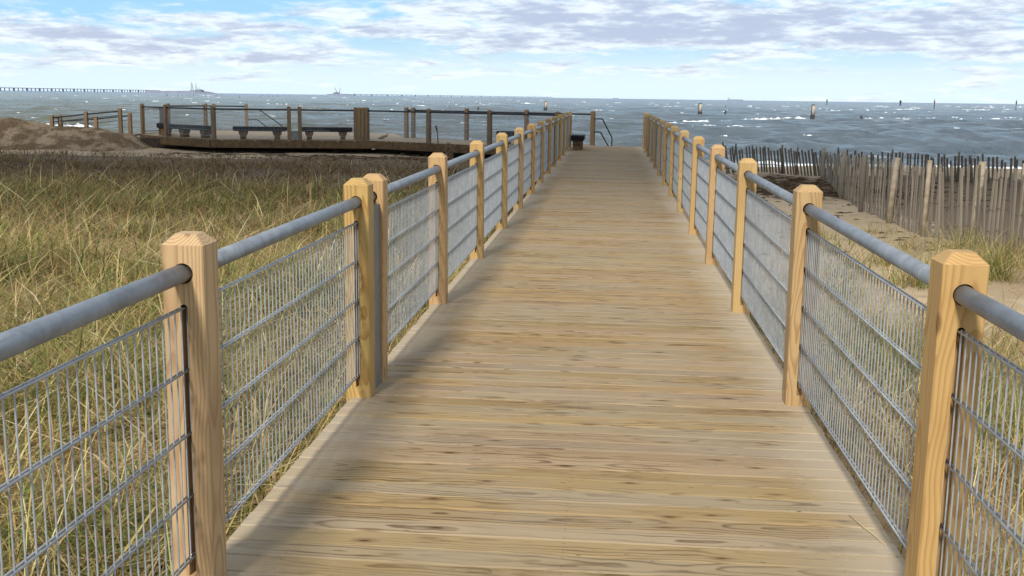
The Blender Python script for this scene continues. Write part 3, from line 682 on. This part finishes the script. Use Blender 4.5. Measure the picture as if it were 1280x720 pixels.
def left_grass(N, ymin, ymax, seed, hscale, wid, dens_pow=1.0):
    rg = np.random.default_rng(seed); y = ymin+(ymax-ymin)*rg.random(N)**dens_pow; x = -1.52 - rg.random(N)**1.0*(.66*y+3.0)
    cl = fbm(x*1.1, y*1.1, 40); keep = rg.random(N) < (.18+1.3*sst(cl, .36, .62))*(1-.45*sst(y, 9.5, 12)*(1-sst(y, 17, 20))); keep &= ~((y > 33) & (rg.random(N) > .35))
    x, y = x[keep], y[keep]; n = len(x); g = ground(x, y)-.01
    gn = fbm(x*.55, y*.55, 50); g2 = fbm(x*1.7, y*1.7, 60)
    far = sst(y, 19.5, 27); mid = sst(y, 12.5, 17)*(1-far); near = 1-sst(y, 13.5, 18); gr = sst(.5*gn+.5*g2, .44, .58)
    gr = np.clip(gr+.25*near-.15*(y > 10)*(y < 18), 0, 1)
    w = np.stack([near*(.42-.12*gr)+mid*.12+far*.03, near*.20+mid*.20+far*.10, near*(.08+.55*gr)+mid*(.22+.30*gr)+far*.05, near*.40*gr+mid*.34+far*.05, near*.10+mid*.22+far*.36, near*.05+mid*.18+far*.5, near*.13+mid*.02+far*.01], 1)
    col = palette(n, rg, w)
    wid = np.where(rg.random(n) < .22, wid*1.75, wid)
    h = hscale*(.16+.34*rg.random(n)**1.5+.18*sst(gn, .4, .7))*(1-.42*far)*(1-.15*mid); h = np.maximum(h, .08)
    return blades(np.stack([x, y, g], 1), h, rg.normal(.55, .45, n).clip(0, 1.8), wid*rg.uniform(.5, 1.6, n)*(1+.025*y), col, rg.random(n)**1.1*1.5, seed+1)
me1 = left_grass(70000, .2, 13, 101, 1.1, .0034); me2 = left_grass(70000, 10, 24, 102, 1.1, .0042, .8); me3 = left_grass(46000, 20, 36.5, 103, .95, .0045, .8)
# low thatch of lying straw
def thatch_blades(N, seed, xr, ymin, ymax, right=False):
    rg = np.random.default_rng(seed); y = ymin+(ymax-ymin)*rg.random(N)
    x = (-1.5-rg.random(N)*(.62*y+2.5)) if not right else xr[0]+rg.random(N)*(xr[1]-xr[0])
    if right:
        dn = (1-sst(y+.9*(x-2), 7.5, 13.5))*.95+.12; k = rg.random(N) < dn*(.3+sst(fbm(x*.9, y*.9, 77), .35, .6)); x, y = x[k], y[k]
    n = len(x); w = np.tile([.40, .25, .04, .03, .20, .08, .10], (n, 1)); 
    return blades(np.stack([x, y, ground(x, y)+.01], 1), rg.uniform(.06, .16, n), rg.uniform(1.2, 3.2, n), .0028*rg.uniform(.6, 1.4, n)*(1+.03*y), palette(n, rg, w), rg.random(n)*.5, seed+1)
me4 = thatch_blades(60000, 201, None, .2, 21)
def stems(N, seed):
    rg = np.random.default_rng(seed); y = .6+24*rg.random(N)**1.25; x = -1.55-rg.random(N)*(.62*y+2); n = N
    col = palette(n, rg, np.tile([.45, .12, .10, .03, .06, .02, .40], (n, 1)))
    return blades(np.stack([x, y, ground(x, y)], 1), rg.uniform(.45, .85, n), rg.normal(.6, .4, n).clip(0, 1.6), .0042*rg.uniform(.7, 1.3, n)*(1+.03*y), col, rg.random(n)*1.4, seed+1, .12)
me8 = stems(2600, 211)
def join_np(meshes, name):
    Vs, Fs, Cs, o = [], [], [], 0
    for m in meshes:
        v = np.zeros(len(m.vertices)*3, np.float32); m.vertices.foreach_get('co', v); Vs.append(v.reshape(-1, 3))
        f = np.zeros(len(m.loops), np.int32); m.loops.foreach_get('vertex_index', f); Fs.append(f.reshape(-1, 3)+o)
        c = np.zeros(len(m.vertices)*4, np.float32); m.attributes['col'].data.foreach_get('color', c); Cs.append(c); o += len(v)//3
        bpy.data.meshes.remove(m)
    me = np_mesh(name, np.concatenate(Vs), np.concatenate(Fs), GRASS, False)
    a = me.attributes.new('col', 'FLOAT_COLOR', 'POINT'); a.data.foreach_set('color', np.concatenate(Cs)); return me
tag(link('dune_grass', join_np([me1, me2, me3, me4, me8], 'dune_grass')), 'golden and green dune grass filling the ground left of the boardwalk', 'grass', None, 'stuff')
# right-hand grass: tufts on the sand
rg = np.random.default_rng(301); rootsx, rootsy, hh, cc = [], [], [], []
tufts = [(3.2, 16.4, 30, .3), (3.6, 15.9, 22, .3), (3.0, 14.6, 45, .35), (3.5, 13.8, 80, .4), (3.9, 13.2, 70, .4), (4.6, 14.6, 90, .45), (4.9, 13.9, 120, .5), (5.3, 13.4, 120, .5), (4.5, 12.8, 120, .5), (4.2, 15.4, 40, .35), (3.4, 12.2, 110, .45), (2.7, 12.6, 60, .4), (2.6, 14.2, 26, .3), (2.9, 17.3, 14, .3), (3.9, 16.7, 22, .3), (4.3, 17.4, 20, .3), (2.4, 11.4, 70, .4), (5.1, 12.5, 120, .5), (5.7, 12.7, 100, .5), (5.0, 15.6, 40, .4)]
for (x, y, n, h_) in tufts:
    rootsx.append(x+rg.normal(0, .14, n*2)); rootsy.append(y+rg.normal(0, .16, n*2)); hh.append(h_*rg.uniform(.5, 1.15, n*2)); cc.append(np.tile([.30, .16, .32, .2, .06, .02, .08], (n*2, 1)))
N = 38000; y = .2+13*rg.random(N); x = 1.35+rg.random(N)*(.40*y+1.6); k = rg.random(N) < (1-sst(y+.9*(x-2), 7.0, 12.5))*(.15+1.2*sst(fbm(x*1.0, y*1.0, 88), .38, .62))
x, y = x[k], y[k]; n = len(x); gr = sst(fbm(x*1.2, y*1.2, 91), .34, .54)[:, None]
rootsx.append(x); rootsy.append(y); hh.append(.5*rg.uniform(.45, 1.1, n)); cc.append(np.array([[.34, .22, .05, .04, .14, .05, .12]])*(1-gr)+np.array([[.2, .1, .35, .3, .04, .03, .04]])*gr)
rx_, ry_, hh, cc = map(np.concatenate, (rootsx, rootsy, hh, cc)); n = len(rx_)
m5 = blades(np.stack([rx_, ry_, ground(rx_, ry_)-.01], 1), hh, rg.normal(.4, .3, n).clip(0, 1.2), .0034*rg.uniform(.6, 1.3, n)*(1+.02*ry_), palette(n, rg, cc), rg.random(n)**1.5*1.1, 302)
m6 = thatch_blades(16000, 401, (1.3, 6.2), .2, 16, True)
tag(link('beach_grass', join_np([m5, m6], 'beach_grass')), 'sparse green and straw coloured grass tufts on the sand right of the boardwalk', 'grass', None, 'stuff')
# dune plants and brown wrack
rg = np.random.default_rng(501); N = 9000; x = -17.2-rg.random(N)*16; y = 37.2+rg.random(N)*4.2; k = rg.random(N) < .1+sst(fbm(x*.8, y*.8, 66), .42, .6)*.8; x, y = x[k], y[k]; n = len(x)
m7 = blades(np.stack([x, y, np.maximum(dune_h(x, y), ground(x, y))], 1), rg.uniform(.05, .16, n), rg.uniform(0, .8, n), .006*rg.uniform(.6, 1.4, n), palette(n, rg, np.tile([.06, .12, .1, .12, .3, .3, .0], (n, 1))), rg.random(n), 502)
tag(link('dune_plants', m7), 'low brown plants dotted over the sandy dune at far left', 'plants', None, 'stuff')
mb = MB()
for k in range(1300):
    q = random.random()
    if q < .55: x = random.gauss(4.6, 1.3); y = random.gauss(24.6, 1.0)-.3*(x-4.6)
    elif q < .63: x = random.uniform(2, 5); y = random.uniform(14, 24)
    else: x = random.uniform(-16, -3); y = random.gauss(37.0, .7)
    if 1.2 > x > -1.6: continue
    g_ = float(ground(x, y)); a = random.uniform(0, 3.14); l = random.uniform(.05, .28) if q < .55 or q > .63 else random.uniform(.04, .12)
    mb.tube([(x-l*math.cos(a), y-l*math.sin(a)*.5, g_), (x, y, g_+random.uniform(.0, .02)), (x+l*math.cos(a), y+l*math.sin(a)*.5, g_)], [.004, random.uniform(.006, .02), .003], 4)
tag(build(mb, 'seaweed_wrack', WRACK), 'dark dried seaweed and twigs strewn over the sand', 'seaweed', None, 'stuff')

# ------------------------------------------------------------------ things out at sea
def at_px(px, Y):       # horizontal position at distance Y behind picture column px
    d = fw*1351 + rt*(px-640) - up*(123-360); k = Y/d.y; return d.x*k, Y
def pile_marker(label, px, Y, w, h, kind, name='sea_marker', group='old piles and markers standing in the sea'):
    x, y = at_px(px, Y); t = thing(name, label, 'marker', (x, y, SEA), 0, group)
    if kind == 'twin':
        mb = MB(); mb.tube([(-w*.3, 0, -1), (-w*.26, 0, h*.98)], w*.2, 7); build(mb, 'pile', PILEDK, t)
        mb = MB(); mb.tube([(w*.1, -w*.1, h*.3), (w*.14, -w*.1, h*.93)], w*.44, 8); build(mb, 'pile', PILELT, t)
        mb = MB(); mb.tube([(0, 0, -1), (0, 0, h*.33)], w*.62, 9); build(mb, 'base', PILEDK, t)
        mb = MB(); mb.tube([(w*.14, 0, h*.93), (w*.14, 0, h)], [w*.45, w*.3], 8); build(mb, 'cap', PILEDK, t)
    elif kind == 'bird':
        mb = MB(); mb.tube([(0, 0, -1), (0, 0, h*.45)], w*.55, 8); build(mb, 'pile', PILEDK, t)
        mb = MB(); mb.tube([(0, 0, h*.45), (0, 0, h*.85)], w*.16, 6); build(mb, 'rod', PILELT, t)
        mb = MB(); mb.tube([(0, 0, h*.85), (0, 0, h)], [w*.35, w*.25], 6); build(mb, 'topmark', PILEDK, t)
    elif kind == 'stub':
        mb = MB(); mb.tube([(0, 0, -1), (w*.2, 0, h*.6), (-w*.1, 0, h)], [w*.6, w*.55, w*.25], 7); build(mb, 'pile', PILEDK, t)
    else:
        mb = MB(); mb.tube([(0, 0, -1), (0, 0, h)], w*.4, 8); build(mb, 'pile', PILEDK, t)
        mb = MB(); mb.box((-w*.62, -w*.62, h*.66), (w*.62, w*.62, h*.88)); build(mb, 'daymark', REDM if kind == 'red' else PILEDK, t)
        mb = MB(); mb.tube([(0, 0, h), (0, 0, h*1.12)], w*.25, 6); build(mb, 'lamp', REDM if kind == 'red' else PILEDK, t)
pile_marker('stumpy dark sea marker with bird on top beyond the link railing', 598, 256, .32, 1.75, 'bird')
pile_marker('pale pile with dark foot in the sea just left of the boardwalk end', 682, 259, .75, 2.3, 'twin')
pile_marker('pale pile with dark foot in the sea right of the boardwalk end', 875.5, 219, .72, 2.5, 'twin')
pile_marker('short black pile with thin rod, next to the pale pile right of the walk', 907.5, 236, .36, 1.95, 'bird')
pile_marker('tallest pale pile with dark foot standing in the sea above the sand fence', 1017, 192, .62, 2.65, 'twin')
pile_marker('low dark broken pile stub in the sea above the sand fence', 1078, 191, .42, .85, 'stub')
pile_marker('small dark channel marker nearest to the ship at the horizon', 1034, 1048, .9, 4.8, 'dark')
pile_marker('broad dark channel marker on the horizon left of the red one', 1126, 1273, 1.9, 5.0, 'dark')
pile_marker('slim channel marker with red top near the horizon', 1168.5, 610, .55, 4.6, 'red')
pile_marker('slim dark channel marker at the far right near the horizon', 1271, 648, .5, 5.0, 'dark')
k0 = None
for px, Yp in [(207, 950), (209.5, 900), (222.5, 900), (228, 1000), (233, 1100), (237.5, 900), (242, 1000), (247, 1000), (251.5, 1000), (256.5, 950), (270.5, 1050), (276, 1300), (299.5, 850), (326, 1000), (336, 1150), (341, 1150), (346, 1150), (348, 1200), (362, 1200)]:
    x, y = at_px(px, Yp); mb = MB(); hh_ = random.uniform(1.2, 2.6); mb.tube([(0, 0, -2), (0, 0, hh_*.9), (0, 0, hh_)], [.34, .32, .2], 7)
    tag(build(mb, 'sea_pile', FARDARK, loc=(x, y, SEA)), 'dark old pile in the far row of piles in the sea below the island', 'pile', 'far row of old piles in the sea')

def trestle(label, pts, deck_t, piers, w):
    b = Vector((pts[0][0], pts[0][1], SEA)); t = thing('trestle_bridge', label, 'bridge', b)
    mb = MB(); P = [Vector(p)-b for p in pts]
    for a, c in zip(P, P[1:]):
        d = c-a; s = Vector((-d.y, d.x, 0)).normalized()*w; z = Vector((0, 0, deck_t))
        mb.add([a-s, c-s, c+s, a+s, a-s+z, c-s+z, c+s+z, a+s+z], [(0,3,2,1),(4,5,6,7),(0,1,5,4),(1,2,6,5),(2,3,7,6),(3,0,4,7)])
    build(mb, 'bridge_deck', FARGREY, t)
    for k in range(piers):
        u = (k+.5)/piers; a, c = P[0], P[-1]; p = a+(c-a)*u; big = 4 if k % 3 == 0 else 1.2
        m = MB(); m.box((-big, -2, -2-p.z), (big, 2, .2)); build(m, 'pier', FARGREY, t, loc=(p.x, p.y, p.z))
    return t
x0, y0 = at_px(-130, 3600); x1, y1 = at_px(200, 6200)
trestle('long low trestle bridge on the left horizon running to the island', [(x0, y0, 10.3), (x1, y1, 10.8)], 2.6, 66, 5)
x0, y0 = at_px(440, 6400); x1, y1 = at_px(690, 11500)
trestle('faint far trestle bridge on the horizon right of the second crane', [(x0, y0, 4.2), (x1, y1, 4.8)], 3.0, 60, 6)
def island(name, px0, px1, Y, prof, depth=120):
    """prof: (fraction, height)"""
    xa, _ = at_px(px0, Y); xb, _ = at_px(px1, Y); V = []; F = []
    for i, (f_, h_) in enumerate(prof):
        x = xa+(xb-xa)*f_; V += [(x, Y-depth, SEA-2), (x, Y-depth*.8, SEA+h_), (x, Y+depth*.8, SEA+h_), (x, Y+depth, SEA-2)]
        if i:
            o = (i-1)*4
            for j in range(3): F.append((o+j, o+4+j, o+5+j, o+1+j))
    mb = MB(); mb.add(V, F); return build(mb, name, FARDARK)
struct(island('island', 192, 266, 5600, [(0, 0), (.02, 11), (.3, 11), (.55, 12), (.75, 12.5), (.85, 9), (.93, 4), (1, 0)]))
struct(island('islet', 411, 442, 6600, [(0, 0), (.12, 6), (.5, 9), (.8, 7), (1, 0)]))
def crane(label, px, Y, h, jib, ang):
    x, y = at_px(px, Y); t = thing('crane', label, 'crane', (x, y, SEA+9), 0, 'construction cranes on the far islands')
    mb = MB(); mb.box((-5, -4, 0), (5, 4, 7)); build(mb, 'cab', FARDARK, t)
    mb = MB(); mb.tube([(0, 0, 5), (math.cos(ang)*jib, 0, h)], [1.7, 1.1], 5); build(mb, 'boom', CRANE, t)
    mb = MB(); mb.tube([(math.cos(ang)*jib, 0, h), (math.cos(ang)*jib*1.3+3, 0, h*.35)], .45, 4); build(mb, 'cable', CRANE, t)
crane('tallest upright crane on the island at the bridge end', 239.3, 5600, 50, 3, .2)
crane('upright crane second from left on the island', 241.8, 5600, 42, 2.5, 2.6)
crane('upright crane beside the low block on the island', 245.2, 5600, 44, 2, .1)
crane('short crane with slanting boom on the island', 246.0, 5600, 22, 14, .1)
crane('small crane leaning left on the second islet', 421.5, 6600, 38, 14, 3.0)
crane('small crane leaning right on the second islet', 424, 6600, 38, 9, .2)
x, y = at_px(251, 5600); mb = MB(); mb.box((-13, -15, 0), (13, 15, 7)); mb.box((-8, -10, 7), (4, 10, 10))
tag(build(mb, 'site_building', FARDARK, loc=(x, y, SEA+11)), 'low dark block on the island right of the cranes', 'building')
x, y = at_px(420, 6600); mb = MB(); mb.box((-14, -15, 0), (14, 15, 9)); mb.box((-6, -10, 9), (8, 10, 13))
tag(build(mb, 'site_building', FARDARK, loc=(x, y, SEA+6)), 'low dark block on the second islet under its cranes', 'building')
def ship(label, px0, px1, Y, h):
    xa, _ = at_px(px0, Y); xb, _ = at_px(px1, Y); L = xb-xa; t = thing('cargo_ship', label, 'ship', ((xa+xb)/2, Y, SEA), 0)
    a = L/2; mb = MB(); mb.prism([(-a*.97, -a*.1), (a*.85, -a*.1), (a, 0), (a*.85, a*.1), (-a*.97, a*.1)], -3, h*.42); build(mb, 'hull', SHIPH, t)
    mb = MB(); mb.box((-a*.92, -a*.08, h*.42), (-a*.66, a*.08, h)); mb.box((-a*.85, -a*.04, h), (-a*.75, a*.04, h*1.2)); build(mb, 'bridge', SHIPW, t)
    for f_ in (-.3, .1, .5):
        mb = MB(); mb.box((a*f_-a*.03, -a*.05, h*.42), (a*f_+a*.03, a*.05, h*.75)); build(mb, 'deck_crane', SHIPW, t)
ship('pale cargo ship on the horizon right of the boardwalk', 909, 929, 5200, 14)
ship('tiny faint ship on the horizon above the boardwalk end', 766.5, 773, 9000, 13)

# ------------------------------------------------------------------ light, cloud, sky
EL = math.radians(41); LAT = .24
sd = Vector((LAT*math.sin(EL), 0, -math.sin(EL))); sd.y = math.sqrt(max(0, 1-sd.x**2-sd.z**2))     # travel direction of sunlight
sun = bpy.data.lights.new('sun', 'SUN'); sun.energy = 3.5; sun.angle = math.radians(8.0); sun.color = (1, .955, .88)
so = bpy.data.objects.new('sun', sun); COL.objects.link(so); so.rotation_euler = sd.to_track_quat('-Z', 'Y').to_euler()
# the low cloud behind the viewer whose shadow lies over the overlook
CH = 48.0; cb = -sd*(CH/-sd.z)
def in_poly(x, y, pol):
    c = False
    for i in range(len(pol)):
        (x0, y0), (x1, y1) = pol[i], pol[i-1]
        if (y0 > y) != (y1 > y) and x < (x1-x0)*(y-y0)/(y1-y0)+x0: c = not c
    return c
foot = [(16, 17.6), (5, 19.6), (0, 20.8), (-12, 21.5), (-55, 25), (-55, 36), (-24, 38.5), (-18, 43.5), (-12, 45), (-6, 43.5), (1, 40.5), (4.5, 36.5), (16, 33)]
bm = bmesh.new()
for k in range(1100):
    x = random.uniform(-55, 16); y = random.uniform(17, 66)
    if not in_poly(x, y, foot): continue
    rad = random.uniform(1.6, 2.6)
    M = Matrix.Translation((x+cb.x, y+cb.y, CH+random.uniform(-.6, .6))) @ Matrix.Diagonal((rad, rad, rad*.55, 1))
    bmesh.ops.create_icosphere(bm, subdivisions=2, radius=1, matrix=M)
cme = bpy.data.meshes.new('cloud'); bm.to_mesh(cme); bm.free()
for p in cme.polygons: p.use_smooth = True
CM = Mat('cloud_vapour'); dd = CM.n('ShaderNodeBsdfDiffuse', {'Color': (.9, .9, .92)}); tt = CM.n('ShaderNodeBsdfTransparent')
CM.t.links.new(CM.n('ShaderNodeMixShader', {0: .97, 1: tt, 2: dd}).outputs[0], CM.out.inputs[0]); cme.materials.append(CM.m)
struct(link('cloud', cme))

w = bpy.data.worlds.new('World'); sc.world = w; w.use_nodes = True
class WM(Mat):
    def __init__(s, t): s.t = t; t.nodes.clear(); s.out = s.n('ShaderNodeOutputWorld')
S = WM(w.node_tree)
sky = S.n('ShaderNodeTexSky', sky_type='NISHITA'); sky.sun_disc = False; sky.sun_elevation = EL; sky.sun_rotation = math.atan2(-sd.x, -sd.y); sky.air_density = 1.0; sky.dust_density = .6; sky.ozone_density = 1.0
dx, dy, dz = S.sep(S.coord('Generated'))
az = S.math('ARCTAN2', dx, dy); el = S.math('MAXIMUM', dz, 0.0)
q = S.vec(S.math('MULTIPLY', az, 11.0), S.math('MULTIPLY', S.math('POWER', S.math('ADD', el, .004), .8), 40.0), 2.3)
n1 = S.noise(q, 1.0, 7, .56, .5); n2 = S.noise(S.n('ShaderNodeVectorMath', {0: q, 1: (3.1, .55, 0)}, operation='ADD').outputs[0], 4.2, 7, .62, .3)
def blob(ca, ce, sa, se):
    a = S.math('DIVIDE', S.math('SUBTRACT', az, ca), sa); e = S.math('DIVIDE', S.math('SUBTRACT', el, ce), se)
    return S.math('EXPONENT', S.math('MULTIPLY', S.math('ADD', S.math('MULTIPLY', a, a), S.math('MULTIPLY', e, e)), -1.0))
A_ = lambda px: math.atan((px-763)/1372); E_ = lambda px, py: (123+.0135*(px-763)-py)/1372
bl = None
for px, py, sx, sy, wt in [(40, 48, 130, 26, .27), (130, 72, 90, 14, .16), (245, 34, 50, 11, .24), (420, 38, 70, 12, .16), (600, 25, 230, 22, .22), (950, 30, 300, 34, .30), (1200, 60, 220, 16, .20), (330, 76, 120, 12, .15), (690, 50, 110, 12, .2), (700, 85, 60, 8, .12), (850, 90, 80, 8, .10), (1300, 10, 160, 20, .2), (90, 8, 70, 8, -.12), (320, 10, 140, 10, -.10)]:
    m = S.math('MULTIPLY', blob(A_(px), E_(px, py), sx/1372, sy/1372), wt); bl = m if bl is None else S.math('ADD', bl, m)
high = S.math('MULTIPLY', S.sstep(el, .10, .25), .22)
dens = S.math('ADD', S.math('ADD', n1, bl), high)
dens = S.math('ADD', dens, S.math('MULTIPLY', S.math('SUBTRACT', n2, .5), .28))
mask = S.sstep(dens, .49, .70)
n4 = S.noise(S.n('ShaderNodeVectorMath', {0: q, 1: (9.1, 2.2, 4.0)}, operation='ADD').outputs[0], 2.1, 7, .58, .4)
under = S.sstep(S.math('ADD', S.math('MULTIPLY', S.math('ADD', n4, n2), -1.15), dens), -.68, -.18)
ccol = S.mix(under, (11.4, 12.3, 13.0), (6.3, 7.0, 9.0))
haze = S.math('SUBTRACT', 1.0, S.sstep(el, .0, .11))
base = S.mix(S.math('MULTIPLY_ADD', haze, .80, .0), sky.outputs[0], (10.0, 12.6, 14.2))
base = S.mix(S.math('MULTIPLY', S.sstep(el, .010, .070), S.math('MULTIPLY', S.math('SUBTRACT', 1.0, S.sstep(el, .12, .4)), .88)), base, (4.4, 8.4, 11.9))
fin = S.mix(S.math('MULTIPLY', mask, .88), base, ccol)
bg = S.n('ShaderNodeBackground', {'Color': fin, 'Strength': .067}); S.t.links.new(bg.outputs[0], S.out.inputs[0])

vs_ = sc.view_settings; vs_.view_transform = 'Standard'; vs_.look = 'None'; vs_.exposure = .38; vs_.gamma = 1; vs_.use_curve_mapping = False
sc.render.engine = 'CYCLES'; sc.cycles.max_bounces = 6; sc.cycles.transparent_max_bounces = 8
